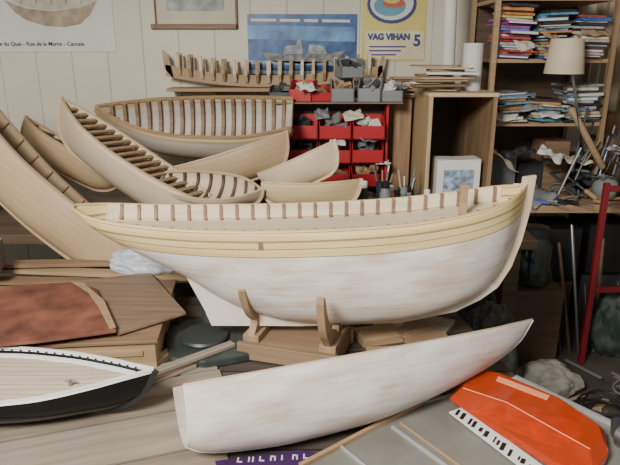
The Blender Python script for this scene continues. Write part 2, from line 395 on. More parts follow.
# ---------------------------------------------------------------- BACK HULLS
tanm=hullmat('tan_hull',-1,(.5,.35,.2),(.5,.35,.2),(.36,.24,.13),(.50,.365,.22),pl=.028,pls=.4,streak=.5,p0=.2,p1=.8)
palem=hullmat('pale_hull',-1,(.5,.35,.2),(.5,.35,.2),(.52,.40,.26),(.66,.55,.40),pl=.03,pls=.1,streak=.5,p0=.2,p1=.8)
greym=hullmat('greywhite_hull',.03,(.42,.29,.16),(.52,.38,.23),(.42,.37,.30),(.56,.52,.45),pl=.03,pls=.2,streak=.5)
yelm=hullmat('yellow_hull',-1,(.5,.35,.2),(.5,.35,.2),(.52,.38,.19),(.64,.50,.28),pl=.02,pls=.15,streak=.5)
hbA=[(0,.72),(.1,.86),(.28,1),(.5,.97),(.7,.80),(.85,.5),(.95,.2),(1,.02)]
ship('ship_model','framed model hull with open ribs, deck tipped outwards',PY(292,118,3.16),PY(97,114,3.16),.42,.22,-24,greym,W_TAN,framem=W_MID,nfr=17,hb=hbA,sh=[(0,.25),(.3,-.02),(.55,-.05),(.8,.08),(1,.35)],kl=[(0,-.3),(.08,-.75),(.2,-.95),(.5,-1),(.75,-.92),(.88,-.68),(.96,-.3),(1,.12)],keelm=W_TAN,fw=.018,fd=.026,thick=.006,rh=.01,rw=.018)
ship('ship_model','slender pale hull with ladder-like deck beams, bow raised',PY(203,200,2.68),PY(60,104,3.02),.24,.19,4,palem,W_PALE,beams=17,beamm=W_TAN,keelm=W_PALE,deckm=W_DARK,deckdrop=.035,rw=.014,rh=.008,bw=.02)
ship('ship_model','broad planked tan hull with brown edge leaning bow down',PY(-50,78,2.80),PY(157,268,2.38),.30,.22,-30,tanm,W_MID,framem=W_TAN,nfr=12,keelm=W_TAN,sh=[(0,.5),(.25,.05),(.5,-.2),(.75,-.1),(1,.3)],kl=[(0,-.2),(.08,-.75),(.25,-1.05),(.5,-1.1),(.8,-.95),(.92,-.7),(.98,-.3),(1,.25)])
ship('ship_model','small tan hull with pointed bow tucked behind others',PY(125,175,3.15),PY(25,121,3.35),.26,.15,20,tanm,W_TAN,beams=8,beamm=W_TAN,keelm=W_TAN,deckm=W_DARK)
ship('ship_model','tan hull with raised bow lying among the stacked models',PY(165,172,3.0),PY(287,137,2.92),.22,.15,-10,tanm,W_PALE,framem=W_TAN,nfr=9,keelm=W_TAN)
ship('ship_model','small pale hull with sharp raised bow',PY(262,175,2.86),PY(335,145,2.76),.17,.12,-10,palem,W_PALE,keelm=W_PALE,framem=W_CREAM,nfr=6)
ship('ship_model','low open hull with dark ribbed interior',PY(160,180,2.75),PY(262,192,2.62),.22,.08,22,palem,W_PALE,framem=W_DARK,nfr=8,keelm=W_PALE)
ship('ship_model','pale yellow shallow hull beside the small bins',PY(262,184,2.68),PY(360,183,2.68),.15,.10,-12,yelm,W_PALE,keelm=W_PALE,deckm=W_TAN)
for i,(px,Y,h) in enumerate([(190,3.2,.16),(250,3.2,.14)]):
    q=PY(px,150,Y); MB().box((0,0,h/2),(.16,.14,h),bev=.003).done('wood_block',W_DARK,None,loc=(q.x,Y+.1,.80),rot=(0,0,.2*i),label='dark wooden block propping up stacked hulls',cat='wood block',group='blocks under the hulls')
# skeleton hull on wall shelf
zs=PY(270,88,3.85).z
shf=thing('wall_shelf','narrow wooden wall shelf under the skeleton hull','shelf',(0,0,0))
xl,xr=PY(168,88,3.85).x,PY(385,88,3.85).x
MB().box(((xl+xr)/2,3.9,zs-.01),(xr-xl,.19,.02),bev=.002).done('shelf_board',W_TAN,shf)
for k in (.2,.8): MB().prism([(xl+(xr-xl)*k,3.995,zs-.02),(xl+(xr-xl)*k,3.84,zs-.02),(xl+(xr-xl)*k,3.995,zs-.12)],(.02,0,0)).done('bracket',W_TAN,shf)
sk=thing('ship_skeleton','bare model hull skeleton, backbone with upright frames','model ship',(0,3.88,zs))
x0=PY(165,60,3.88).x; x1=PY(383,60,3.88).x; LL=x1-x0
def zz(t): return .075+.09*(2*t-.9)**2*(.9 if t<.45 else .55)
up=[(x0+LL*t/24.,0,zz(t/24.)) for t in range(25)]; dn=[(x0+LL*t/24.,0,max(.0,zz(t/24.)-.07)) for t in range(25)]
MB().prism(up+dn[::-1],(0,.014,0)).done('backbone',W_TAN,sk)
for i in range(18):
    t=.06+.87*i/17; w=.075*math.sin(math.pi*min(1,t*.85+.12))**.6; z=zz(t); x=x0+LL*t; q=.085
    pts=[(x,-w,z+q),(x,-w+.024,z+q+.004),(x,-w+.028,z+.03),(x,-w*.4,z+.008),(x,w*.4,z+.008),(x,w-.028,z+.03),(x,w-.024,z+q+.004),(x,w,z+q),(x,w*.85,z),(x,w*.3,z-.045),(x,-w*.3,z-.045),(x,-w*.85,z)]
    MB().prism(pts,(.017,0,0)).done('frame',[W_PALE,W_TAN,W_CREAM][i%3],sk)
MB().prism([(x1-.03,0,.05),(x1,0,.1),(x1+.012,0,.2),(x1-.004,0,.2),(x1-.03,0,.11)],(0,.012,0)).done('stem',W_TAN,sk)
MB().prism([(x0+.05,0,.05),(x0+.02,0,.2),(x0-.015,0,.23),(x0-.01,0,.12)],(0,.014,0)).done('sternpost',W_TAN,sk)
# ---------------------------------------------------------------- POSTERS
def poster(name,label,px0,py0,px1,py1,mat,cat='poster'):
    a=PY(px0,py0,3.99); b=PY(px1,py1,3.99); w=b.x-a.x; h=a.z-b.z
    o=thing(name,label,cat,((a.x+b.x)/2,3.996,(a.z+b.z)/2)); MB().box((0,0,0),(w,.004,h)).done('sheet',mat,o); return o,w,h
INK=plain('ink',(.05,.05,.06),.8)
def pos2(o,px,py): p=PY(px,py,3.99); return (p.x-o.location.x,-.004,p.z-o.location.z)
def flat(o,name,pts,mat,dy=0):
    P=[Vector(pos2(o,*q))+Vector((0,-dy,0)) for q in pts]; return MB().prism(P,(0,.0015,0)).done(name,mat,o)
o,w,h=poster('poster','white poster with a tan boat drawing and a line of lettering',-90,-62,116,52,PAPER)
LG=plain('sepia_ink',(.34,.28,.20),.8,var=.3,scale=14)
flat(o,'drawing',[(4,0),(14,12),(26,20),(45,26),(65,27),(80,24),(90,15),(97,0),(80,8),(50,11),(25,8)],LG)
flat(o,'drawing',[(10,0),(50,-3),(94,0),(80,8),(50,10),(24,7)],plain('pale_ink',(.46,.43,.34),.8,var=.2,scale=14),.001)
for i in range(5): flat(o,'drawing',[(20+i*15,4),(21+i*15,-40),(23+i*15,-40),(22+i*15,4)],LG,.002)
text('Musée du Quai - Rue de la Marne - Cancale',.0345,INK,o,pos2(o,36,44),bold=.0005)
fr=poster('framed_picture','brown wooden framed picture with pale mat',151,-60,238,29,CREAM,'picture')[0]
FW=wood('frame_wood',(.16,.09,.045),(.26,.16,.09))
for a,b,c,d in ((151,-60,156,29),(233,-60,238,29),(151,24,238,29),(151,-60,238,-55)):
    p=Vector(pos2(fr,a,b)); q=Vector(pos2(fr,c,d)); MB().box(((p.x+q.x)/2,-.012,(p.z+q.z)/2),(abs(q.x-p.x),.024,abs(q.z-p.z)),bev=.003).done('frame',FW,fr)
flat(fr,'print',[(166,-45),(224,-45),(224,11),(166,11)],plain('print_grey',(.30,.31,.31),.6,var=.4,scale=12))
b1=plain('poster_blue',(.03,.085,.22),.4,var=.6,scale=14)
o,w,h=poster('poster','dark blue sea poster with a low ship and pale lower strip',247,14,356,82,b1)
flat(o,'sky_band',[(248,25),(355,27),(355,42),(248,39)],plain('sky_ink',(.10,.22,.40),.5,var=.6,scale=8))
flat(o,'white_band',[(249,70),(355,72),(355,80),(249,79)],plain('pale_blue',(.40,.46,.52),.5,var=.3,scale=30))
flat(o,'ship_picture',[(262,52),(268,61),(300,64),(335,62),(346,50),(330,54),(290,55)],plain('ship_ink',(.18,.18,.17),.6,var=.6,scale=25),.001)
flat(o,'ship_picture',[(283,54),(285,46),(296,45),(298,40),(301,40),(303,54)],plain('ship_white',(.26,.28,.28),.6,var=.5,scale=30),.001)
flat(o,'ship_picture',[(308,54),(309,44),(324,46),(327,54)],MC['ship_white'],.001)
flat(o,'wave_band',[(249,60),(355,63),(355,66),(249,64)],plain('foam',(.20,.30,.40),.5,var=.5,scale=40),.001)
for k,(a,b) in enumerate(((251,276),(280,300),(304,318),(322,350))): flat(o,'heading_bar',[(a,18.5+k*.3),(b,18.8+k*.3),(b,21.6+k*.3),(a,21.3+k*.3)],PAPER,.001)
for k,(a,b) in enumerate(((252,290),(296,330),(334,352))): flat(o,'text_bar',[(a,74),(b,74.6),(b,76.6),(a,76)],INK,.001)
ym=plain('poster_yellow',(.62,.50,.15),.5,var=.1)
o,w,h=poster('poster','yellow boat festival poster with round emblem and bold lettering',364,-48,424,61,ym)
bm_=plain('poster_navy',(.03,.05,.16),.5)
def disc(o,px,py,r,mat,dy,sy=.6):
    c=Vector(pos2(o,px,py)); P=[(c.x+r*math.cos(a*math.pi/12),c.y-dy,c.z+r*sy*math.sin(a*math.pi/12)) for a in range(24)]; MB().prism(P,(0,.0015,0)).done('emblem',mat,o)
disc(o,392,4,.155,bm_,0,.75); disc(o,392,3,.135,PAPER,.001,.75); disc(o,390,6,.10,plain('poster_teal',(.12,.28,.38),.5),.002,.6); disc(o,394,3,.07,plain('poster_red',(.5,.10,.05),.5),.003,.4); disc(o,392,0,.05,ym,.004,.4)
flat(o,'text_band',[(365,31),(424,31),(424,59),(365,59)],plain('pale_yellow',(.64,.58,.38),.5))
text('VAG VIHAN',.050,bm_,o,Vector(pos2(o,389,37))+Vector((0,-.002,0)),bold=.003); text('5',.095,bm_,o,Vector(pos2(o,417,41))+Vector((0,-.003,0)),bold=.003)
for i in range(3): flat(o,'text_bar',[(369,46+i*4),(406-5*i,46+i*4),(406-5*i,47.5+i*4),(369,47.5+i*4)],bm_,.001)
# ---------------------------------------------------------------- CABINET AND BINS
cab=thing('cabinet','open plywood cabinet box on the bench, dark inside','cabinet',(0,0,0))
cx0,cx1,cy0,cy1,cz0,cz1=.60,.945,3.08,3.85,.80,PY(450,97,3.08).z
t=.02
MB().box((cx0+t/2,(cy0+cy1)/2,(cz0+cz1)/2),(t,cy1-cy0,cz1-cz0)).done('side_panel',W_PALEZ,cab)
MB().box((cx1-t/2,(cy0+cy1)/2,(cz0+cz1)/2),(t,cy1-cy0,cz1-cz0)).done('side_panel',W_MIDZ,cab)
MB().box(((cx0+cx1)/2,(cy0+cy1)/2,cz1+t/2),(cx1-cx0+.01,cy1-cy0+.01,t),bev=.002).done('top_panel',W_PALE,cab)
MB().box(((cx0+cx1)/2,(cy0+cy1)/2,cz0+t/2),(cx1-cx0-2*t,cy1-cy0,t)).done('bottom_panel',W_TAN,cab)
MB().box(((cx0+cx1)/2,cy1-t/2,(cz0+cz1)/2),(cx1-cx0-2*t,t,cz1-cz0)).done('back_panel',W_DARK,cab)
ctop=cz1+t
def carton(label,c,d,rot,mat,picm=None,cat='box',name='carton'):
    o=thing(name,label,cat,c,(0,0,rot)); m=MB(); m.box((0,0,d[2]/2),d,bev=.002); m.done('body',mat,o)
    for s in (1,-1): MB().box((s*d[0]*.25,0,d[2]+.002),(d[0]*.49,d[1]*.98,.003),(0,-s*.03,0)).done('flap',mat,o)
    if picm: MB().box((0,-d[1]/2-.001,d[2]*.5),(d[0]*.7,.003,d[2]*.55)).done('printed_label',picm,o)
    return o
carton('white carton with blue figure print inside the cabinet',(.78,3.17,.823),(.23,.12,.22),.05,WHITE,plain('print_blue',(.30,.38,.48),.5,var=.7,scale=30))
def bin_(c,d,mat,rot=0,label='red plastic open-fronted parts bin',group='parts bins on the rack'):
    o=thing('parts_bin',label,'bin',c,(0,0,rot),group); w,l,h=d; t=.005; m=MB()
    m.box((0,l/2,t/2),(w,l,t)); m.box((0,l-t/2,h/2),(w,t,h)); m.box((0,t/2,h*.3),(w,t,h*.6))
    for s in (1,-1):
        x=s*(w/2-t/2); m.prism([(x-t/2,0,0),(x-t/2,l,0),(x-t/2,l,h),(x-t/2,l*.35,h),(x-t/2,0,h*.6)],(t,0,0))
    m.done('bin_body',mat,o)
    m=MB()
    for k in range(12): m.box((U(-w*.25,w*.25),l*U(.15,.7),h*U(.4,.85)),(U(.01,.07),U(.02,.07),U(.005,.03)),(U(-1,1),U(-1,1),U(0,3)))
    q=m.done('bin_contents',random.choice([W_TAN,GREY,DGREY,PAPER,W_MID,PAPER]),o); q['kind']='stuff'; return o
rack=thing('bin_rack','red and dark rack carrying stacked rows of red bins','rack',(0,0,0))
rx0,rx1=PY(283,150,3.35).x,PY(386,150,3.35).x
MB().box(((rx0+rx1)/2,3.5,1.06),(rx1-rx0,.02,.52)).done('panel',W_DARK,rack)
for z in (.86,.995,1.13): MB().box(((rx0+rx1)/2,3.41,z-.006),(rx1-rx0,.16,.012)).done('shelf_board',RED,rack)
for s in (rx0,rx1): MB().box((s,3.42,1.06),(.012,.17,.52)).done('upright',RED,rack)
w=(rx1-rx0-.03)/3
for r,z in enumerate((.86,.995,1.13)):
    for c in range(3): bin_((rx0+.015+w*(c+.5),3.30+U(-.03,.0),z),(w-.008,.17,.12),RED,U(-.05,.05))
MB().box(((rx0+rx1)/2+.02,3.4,1.3215),(rx1-rx0+.11,.22,.006)).done('rack_top',W_MID,rack)
for i,(px,dz,h,mt) in enumerate([(342,0,.12,0),(368,0,.12,0),(390,0,.10,0),(300,0,.11,1),(320,0,.08,1),(352,.125,.10,0),(280,0,.08,2)]):
    bin_((PY(px,100,3.36).x,3.30+.01*i,1.325+dz),(.125,.16,h),[GREY,RED,DGREY][mt],U(-.25,.25),label=['grey plastic parts bin on top of the rack','red plastic parts bin on top of the rack','dark plastic parts bin on top of the rack'][mt])
def sheet(c,w,l,rot,mat,label='crumpled white paper sheet',group=None,amp=.012):
    m=MB(); ph=U(0,6); rows=[[(w*(i/10-.5),l*(j/10-.5),amp*math.sin(ph+i*.9)*math.cos(j*.8+ph)+amp*.5*math.sin(i*j*.2+ph)+amp) for i in range(11)] for j in range(11)]
    m.quads(rows); o=m.done('paper_sheet',mat,None,loc=c,rot=rot,smooth=True,label=label,cat='paper',group=group)
    md=o.modifiers.new('t','SOLIDIFY'); md.thickness=.001; return o
for i in range(7):
    sheet((-.02+.085*(i%7),3.30+.02*(i%2),[1.40,1.255,1.12,1.25,1.12,.985,1.40][i]),U(.07,.12),U(.05,.10),(U(.1,.5),U(-.2,.2),U(0,1)),[PAPER,GREY,PAPER,CREAM,GREY,PAPER,GREY][i],'paper and cloth scrap resting in the bins',group='scraps among the bins',amp=.007)
tb=thing('toolbox','red and grey plastic toolbox with handle','toolbox',(PY(262,100,3.5).x,3.60,.80))
MB().box((0,0,.2),(.26,.16,.40),bev=.012).done('body',DGREY,tb); MB().box((0,0,.43),(.27,.17,.07),bev=.012).done('lid',RED,tb)
MB().tube([(-.06,0,.46),(-.05,0,.5),(.05,0,.5),(.06,0,.46)],.008).done('handle',BLACK,tb)
def jar(c,r,h,mat,lidm,label,name='jar',cat='jar',group=None):
    o=thing(name,label,cat,c,group=group); MB().lathe([(r*.9,0),(r,.01),(r,h*.75),(r*.75,h*.88),(r*.7,h)]).done('body',mat,o,smooth=True)
    MB().lathe([(r*.78,h*.92),(r*.78,h*1.08),(r*.6,h*1.1)]).done('lid',lidm,o,smooth=True); return o
for i in range(11):
    jar((.22+.036*i,2.72+.11*(i%3),.80),U(.018,.028),U(.09,.19),[WHITE,DGREY,STEEL,PAPER,GREY,CREAM,GREEN,WHITE,W_TAN,BLUE,DGREY][i],[BLACK,WHITE,GREY,BLACK][i%4],['white plastic glue bottle','dark paint bottle','metal paint tin','white paper-labelled jar','grey filler pot','cream varnish jar','green thinner bottle','white paint jar','brown glue bottle','blue paint pot','dark ink bottle'][i]+' on the bench','paint_jar',group='paint pots on the bench')
def brushpot(c):
    o=thing('brush_pot','dark pot full of brushes and files','pot',c); MB().lathe([(.035,0),(.042,.11),(.036,.11),(.032,.01)]).done('pot',DGREY,o,smooth=True)
    for i in range(7):
        a=U(0,6.28); MB().cyl((.015*math.cos(a),.015*math.sin(a),.02),(.05*math.cos(a),.05*math.sin(a),U(.15,.22)),.0035,.005,8).done('brush',random.choice([W_PALE,GREY,W_TAN,WHITE,DGREY]),o)
brushpot((.50,3.06,.80)); brushpot((.40,3.2,.80))
def tube_(p0,p1,r,mat,label,name='paper_roll',cat='roll'):
    p0=Vector(p0);p1=Vector(p1); d=p1-p0; q=d.to_track_quat('Z','Y').to_euler(); h=d.length
    return MB().lathe([(r,0),(r,h),(r*.82,h),(r*.82,.01)],seg=24).done(name,mat,None,loc=p0,rot=q,smooth=True,label=label,cat=cat)
p=PY(447,94,3.45); tube_((p.x,3.45,ctop),(p.x-.01,3.50,ctop+.72),.036,PAPER,'tall white paper roll standing on the cabinet')
p=PY(470,94,3.3); tube_((p.x,3.3,ctop),(p.x,3.3,ctop+.24),.052,PAPER,'short wide white cardboard tube on the cabinet')
for i in range(11):
    MB().box((0,0,0),(U(.14,.28),U(.05,.12),U(.006,.012)),bev=.001).done('wood_offcut',[W_TAN,W_PALE,W_MID,PAPER][i%4],None,loc=(.69+U(-.05,.04),3.22+U(-.06,.06),ctop+.008+.012*i),rot=(0,0,U(-.6,.6)),label='flat wooden offcut piled on the cabinet',cat='wood offcut',group='offcuts on the cabinet')
MB().box((.53,3.62,1.065),(.10,.3,.53),bev=.003).done('wooden_box',W_MIDZ,None,label='tall brown wooden box between bins and cabinet',cat='box')
for i in range(9):
    MB().box((0,0,0),(.22,.10,.010)).done('wood_board',[W_TAN,CREAM,W_PALE,W_MID][i%4],None,loc=(.50+.01*i,3.60,1.336+.013*i),rot=(0,0,U(-.5,.5)),label='thin pale board stacked near the bins',cat='board',group='boards beside the cabinet')
# ---------------------------------------------------------------- SHELVES
sh_=thing('shelf_unit','wooden shelf unit crammed with magazines and papers','shelves',(0,0,0))
sx0,sx1,sy0,sy1=.975,1.60,3.32,3.8
for x in (sx0,sx1): 
    for y in (sy0,sy1): MB().box((x,y,1.45),(.026,.035,1.3),bev=.002).done('upright',W_TAN if x==sx0 else W_MIDZ,sh_)
LV=[1.215,1.55,1.86]
for z in LV: MB().box(((sx0+sx1)/2,(sy0+sy1)/2,z-.01),(sx1-sx0-.028,sy1-sy0,.02)).done('shelf_board',W_TAN,sh_)
MB().box(((sx0+sx1)/2,sy1+.025,1.5),(sx1-sx0,.01,1.2)).done('back_panel',W_DARK,sh_)
names=['red','blue','cream','teal','orange','grey','purple','yellow','black','light blue']
cols=[(.42,.05,.05),(.05,.14,.40),(.45,.40,.28),(.05,.30,.24),(.45,.18,.05),(.3,.3,.31),(.28,.07,.24),(.5,.42,.12),(.03,.03,.035),(.12,.30,.42)]
BM=[plain('cover_'+names[i].replace(' ','_'),c,.45,var=.4,scale=25) for i,c in enumerate(cols)]
def book(c,d,rot,k,group,tilt=0,label=None):
    m=MB(); w,l,h=d
    m.box((0,0,h/2),(w-.006,l-.008,h*.8),mi=1); m.box((0,0,h*.06),(w,l,h*.12)); m.box((0,0,h*.94),(w,l,h*.12)); m.box((-w/2+.002,0,h/2),(.004,l,h))
    if R()<.7: m.box((0,-l/2+.002,h/2),(w,.004,h))
    m.done('magazine',[BM[k],PAPER],None,loc=c,rot=(0,tilt,rot),label=label or names[k]+'-covered magazine lying in a stack',cat='magazine',group=group)
for c in range(3):
    z=LV[1]+.006; x=sx0+.115+.19*c; tl=[.05,-.04,.03][c]
    while z<LV[2]-.04-.03*c:
        h=U(.005,.018); book((x+U(-.016,.016),3.43+U(-.05,.02),z),(.155,.23,h),U(-.22,.22),random.choice([0,1,3,4,6,7,9,8,5,1,0] if c==0 else [8,5,2,1,0,8,9,4]),'magazines on the upper shelf',tl); z+=h+.001
for c in range(3):
    z=LV[0]+.006; x=sx0+.115+.19*c; tl=[-.04,.06,-.03][c]
    zt=LV[0]+(.15,.13,.20)[c]
    while z<zt:
        h=U(.004,.018); book((x+U(-.016,.016),3.42+U(-.05,.02),z),(.155,.24,h),U(-.3,.3),random.choice([2,5,5,8,2,9,4]),'magazines and papers on the lower shelf',tl); z+=h+.001
for c in range(3):
    z=LV[2]; x=sx0+.115+.19*c
    for k in range(4): h=.015; book((x,3.47,z),(.155,.23,h),U(-.06,.06),random.randrange(10),'magazines on the top shelf'); z+=h+.0008
for i in range(8): sheet((1.06+.06*i,3.32,LV[i%2]+.05+.03*(i%4)),U(.08,.14),U(.08,.16),(U(.2,1.1),U(-.3,.3),U(-.5,.5)),[PAPER,CREAM,GREY,W_TAN][i%4],'loose paper sheet hanging over the shelf edge',group='papers hanging off the shelves',amp=.008)
for i in range(8):
    carton(['grey cardboard box','dark carton','brown carton','black plastic case','brown box','dark box','blue-grey box','brown box'][i]+' on the side bench',(1.12+.165*i,3.55+.03*(i%3),.80),(.15,.2,[.22,.16,.28,.2,.3,.22,.3,.2][i]),U(-.15,.15),[GREY,DGREY,W_MID,BLACK,W_MID,DGREY,GREY,W_MID][i])
for i in range(14): sheet((1.06+.08*i,3.30+U(-.08,.06),U(.82,1.05)),U(.1,.19),U(.12,.24),(U(-.2,.7),U(-.4,.4),U(0,3)),[CREAM,DGREY,GREY,PAPER,DGREY][i%5],'loose creased paper lying over boxes on the bench',group='papers on the side bench')
def rod(p0,p1,r,mat,label,name='wooden_rod',cat='rod',group=None):
    p0=Vector(p0);p1=Vector(p1);d=p1-p0
    return MB().lathe([(r*.7,0),(r,.01),(r,d.length-.01),(r*.7,d.length)],seg=10).done(name,mat,None,loc=p0,rot=d.to_track_quat('Z','Y').to_euler(),smooth=True,label=label,cat=cat,group=group)
a=PY(603,168,3.2);b=PY(571,108,3.2); rod(a,b,.018,W_TAN,'thick tan rod leaning on the bench clutter')
for i in range(16):
    a=PY(572+3*i,U(158,182),3.18+.01*i); b=PY(588+3*i,U(100,150),3.22+.012*i); a.z=max(a.z,.83)
    rod(a,b,U(.004,.008),[DGREY,GREY,BLACK,STEEL,W_TAN,DGREY][i%6],['dark grey tube','grey plastic tube','black cable rod','thin steel rod','thin wooden dowel','dark grey tube'][i%6]+' in a leaning bundle',name='thin_rod',group='bundle of rods on the side bench')
def hammer(c,rot):
    o=thing('hammer','small hammer with wooden handle on the bench','hammer',c,rot)
    m=MB(); m.cyl((0,0,.012),(.2,0,.012),.009,.007); m.done('handle',W_TAN,o); m=MB(); m.box((.205,0,.014),(.022,.07,.022),bev=.003); m.cyl((.205,.034,.014),(.205,.055,.014),.012); m.done('head',STEEL,o)
def clamp(c,rot):
    o=thing('clamp','steel screw clamp lying among the tools','clamp',c,rot)
    m=MB(); m.box((0,0,.008),(.014,.2,.01)); m.box((.04,.09,.008),(.09,.016,.012)); m.box((.04,-.03,.008),(.09,.018,.014)); m.done('frame',STEEL,o)
    m=MB(); m.cyl((.075,-.1,.008),(.075,.04,.008),.005); m.done('screw',STEEL,o); m=MB(); m.cyl((.075,-.18,.008),(.075,-.1,.008),.013,.013); m.done('handle',W_TAN,o)
def driver(c,rot,mt,nm):
    o=thing('screwdriver',nm+'-handled screwdriver on the bench','screwdriver',c,rot); MB().lathe([(.006,0),(.011,.01),(.012,.06),(.008,.085)],seg=12).done('handle',mt,o,rot=(0,1.571,0),loc=(0,0,.012),smooth=True); m=MB(); m.cyl((.085,0,.012),(.17,0,.012),.003); m.done('shaft',STEEL,o)
for i in range(4): hammer((1.12+.22*i,3.19,.805),(0,0,U(-.5,.5)))
for i in range(6): clamp((1.05+.17*i,3.24,.83+.03*i),(U(.1,.5),U(-.2,.2),U(0,3)))
for i in range(4): clamp((.05+.1*i,2.62,.805),(0,0,U(0,3)))
for i in range(6): driver((1.05+.16*i,3.15,.805),(0,0,U(-1,1)),[RED,BLUE,BLACK,W_TAN][i%4],['red','blue','black','brown'][i%4])
MB().lathe([(.0005,0)]+[(.07*math.sin(math.pi*k/12),.07-.07*math.cos(math.pi*k/12)) for k in range(1,12)]+[(.0005,.14)]).done('glass_float',plain('dusty_glass',(.22,.23,.22),.2,var=.1),None,loc=(1.62,3.22,.80),smooth=True,label='dusty grey ball on the side bench',cat='ball')
for i in range(3):
    pts=[((.075+.008*math.sin(k*.5))*math.cos(k*.4),(.075+.008*math.cos(k*.7))*math.sin(k*.4),.006+.0009*k) for k in range(64)]
    MB().tube(pts,.004).done('cable_coil',[GREY,BLACK,DGREY][i],None,loc=(1.40+.24*i,3.25,.80+.06*i),rot=(.5,.2*i,0),smooth=True,label=['grey','black','dark grey'][i]+' coil of cable on the bench clutter',cat='cable')
lp=thing('desk_lamp','desk lamp with cream shade on a bent arm','lamp',(1.34,3.18,.80))
MB().lathe([(.07,0),(.075,.01),(.02,.025)]).done('base',DGREY,lp,smooth=True)
MB().tube([(0,0,.02),(.10,0,.3),(.04,0,.55),(-.03,0,.80)],.008).done('arm',STEEL,lp,smooth=True)
MB().lathe([(.098,.68),(.080,.85),(.076,.85),(.094,.68)],(-.04,0,0)).done('lamp_shade',plain('lampshade',(.56,.48,.34),.7),lp,smooth=True)
m=MB(); rows=[[(1.74+.012*i+0.0,3.88+.02*math.sin(i*1.1),z) for i in range(20)] for z in (1.22,1.6,2.2)]
m.quads(rows); o=m.done('curtain',plain('curtain_beige',(.42,.35,.25),.9),None,smooth=True,label='beige cloth curtain hanging by the shelves',cat='curtain')
o.modifiers.new('t','SOLIDIFY').thickness=.004
# ---------------------------------------------------------------- LEFT BOXES
def board(label,pts,z,t,mat,name='board',cat='board'):
    P=[PZ(a,b,z) for a,b in pts]; c=sum(P,Vector())/len(P)
    return MB().prism([p-c-Vector((0,0,t)) for p in P],(0,0,t),bev=min(.0015,t*.3)).done(name,mat,None,loc=c,label=label,cat=cat)
bx=thing('wooden_crate','shallow wooden crate with pale slatted front','crate',(-.82,1.92,.62),(0,0,.10))
MB().box((0,-.245,.052),(.62,.012,.09),bev=.002).done('front_panel',W_TAN,bx)
MB().box((0,.245,.052),(.62,.012,.09),bev=.002).done('back_panel',W_TAN,bx)
for s in (1,-1): MB().box((s*.304,0,.052),(.012,.478,.09),bev=.002).done('side_panel',W_PALE,bx)
MB().box((0,0,.105),(.64,.52,.012),bev=.002).done('lid',W_MID,bx)
MB().box((.12,-.253,.065),(.3,.006,.018)).done('batten',W_TAN,bx)
board('brown plywood panel lying on the crate',[(60,283),(150,272),(186,312),(118,333)],.748,.010,wood('brown_panel',(.16,.10,.065),(.27,.18,.115)))
rb=plain('rust_card',(.17,.06,.036),.7,var=.6,scale=9)
board('rust-red painted board with worn pale edges',[(-30,288),(72,282),(96,288),(116,330),(40,340),(-30,347)],.764,.010,rb)
board('pale torn strip on the rust-red board edge',[(70,281),(84,283),(104,300),(116,327),(110,329),(98,306),(88,292)],.7665,.0015,W_TAN,'card_strip','card')
for i in range(6):
    y=2.12+.045*i
    MB().box((0,0,0),(.95,.06,.014),bev=.001).done('plank',[W_MID,W_TAN,W_MID][i%3],None,loc=(-1.0+U(-.06,.06),y,.64+.022*i),rot=(0,0,U(-.12,.15)),label='loose wooden plank stacked behind the crate',cat='plank',group='planks behind the crate')
def blob(name,label,c,r,mat,cat,seed=0,sc=(1,1,1)):
    bm=bmesh.new(); bmesh.ops.create_icosphere(bm,subdivisions=5,radius=1)
    for v in bm.verts:
        n=noise.noise(v.co*1.7+Vector((seed,0,0)))*.25-abs(noise.noise(v.co*3+Vector((0,seed,0))))*.2+noise.noise(v.co*9)*.02
        k=1+n; v.co=Vector((v.co.x*k*r*sc[0],v.co.y*k*r*sc[1],max(v.co.z*k,-.6)*r*sc[2]+.6*r*sc[2]))
    m=MB(); m.bm.free(); m.bm=bm
    return m.done(name,mat,None,loc=c,smooth=True,label=label,cat=cat)
carton('white appliance box with grey panel behind the tan hull',(-1.72,3.05,.80),(.22,.2,.30),.1,GREY,PAPER)
carton('pale blue-grey box on the table end',(-1.30,2.22,.765),(.16,.16,.10),.3,GREY,PAPER)
blob('plastic_bag','crumpled translucent white plastic bag',(-.66,2.30,.735),.11,plain('white_bag',(.50,.52,.58),.35,var=.1),'bag',3,(1.6,.6,.6))
# ---------------------------------------------------------------- UNDER MAIN HULL CLUTTER
mt_=plain('machine_green',(.035,.043,.039),.45,var=.3,scale=20)
mc=thing('machine_base','grey-green cast machine base with round table','machine',(-.32,1.90,.62),(0,0,.25))
m=MB(); m.prism([(-.17,-.14,0),(-.06,-.19,0),(.10,-.17,0),(.13,-.05,0),(.12,.12,0),(-.1,.14,0),(-.18,.05,0)],(0,0,.035),bev=.008); m.done('base_casting',mt_,mc)
MB().lathe([(.08,0),(.085,.006),(.08,.014),(.03,.016)],c=(-.05,-.03,.037),seg=28).done('round_table',plain('machine_steel',(.04,.047,.047),.45,.3),mc,smooth=True)
m=MB(); m.cyl((-.02,.09,.035),(-.02,.09,.10),.03,.026); m.done('column',mt_,mc)
blob('black_bag','crumpled dark plastic wrapping on the table',(.30,2.14,.62),.07,BLACK,'bag',5,(1.8,.8,.9))
for i,(px,Y) in enumerate([(368,2.05),(380,2.12)]):
    jar(((px-310)/600*2.3,Y,.62),.026,.06,[GREY,DGREY][i],[STEEL,BLACK][i],['grey','black'][i]+' small pot behind the stand','jar',group='pots behind the stand')
WBLK=[W_TAN,W_PALE,W_MID,W_TAN,W_GREY]
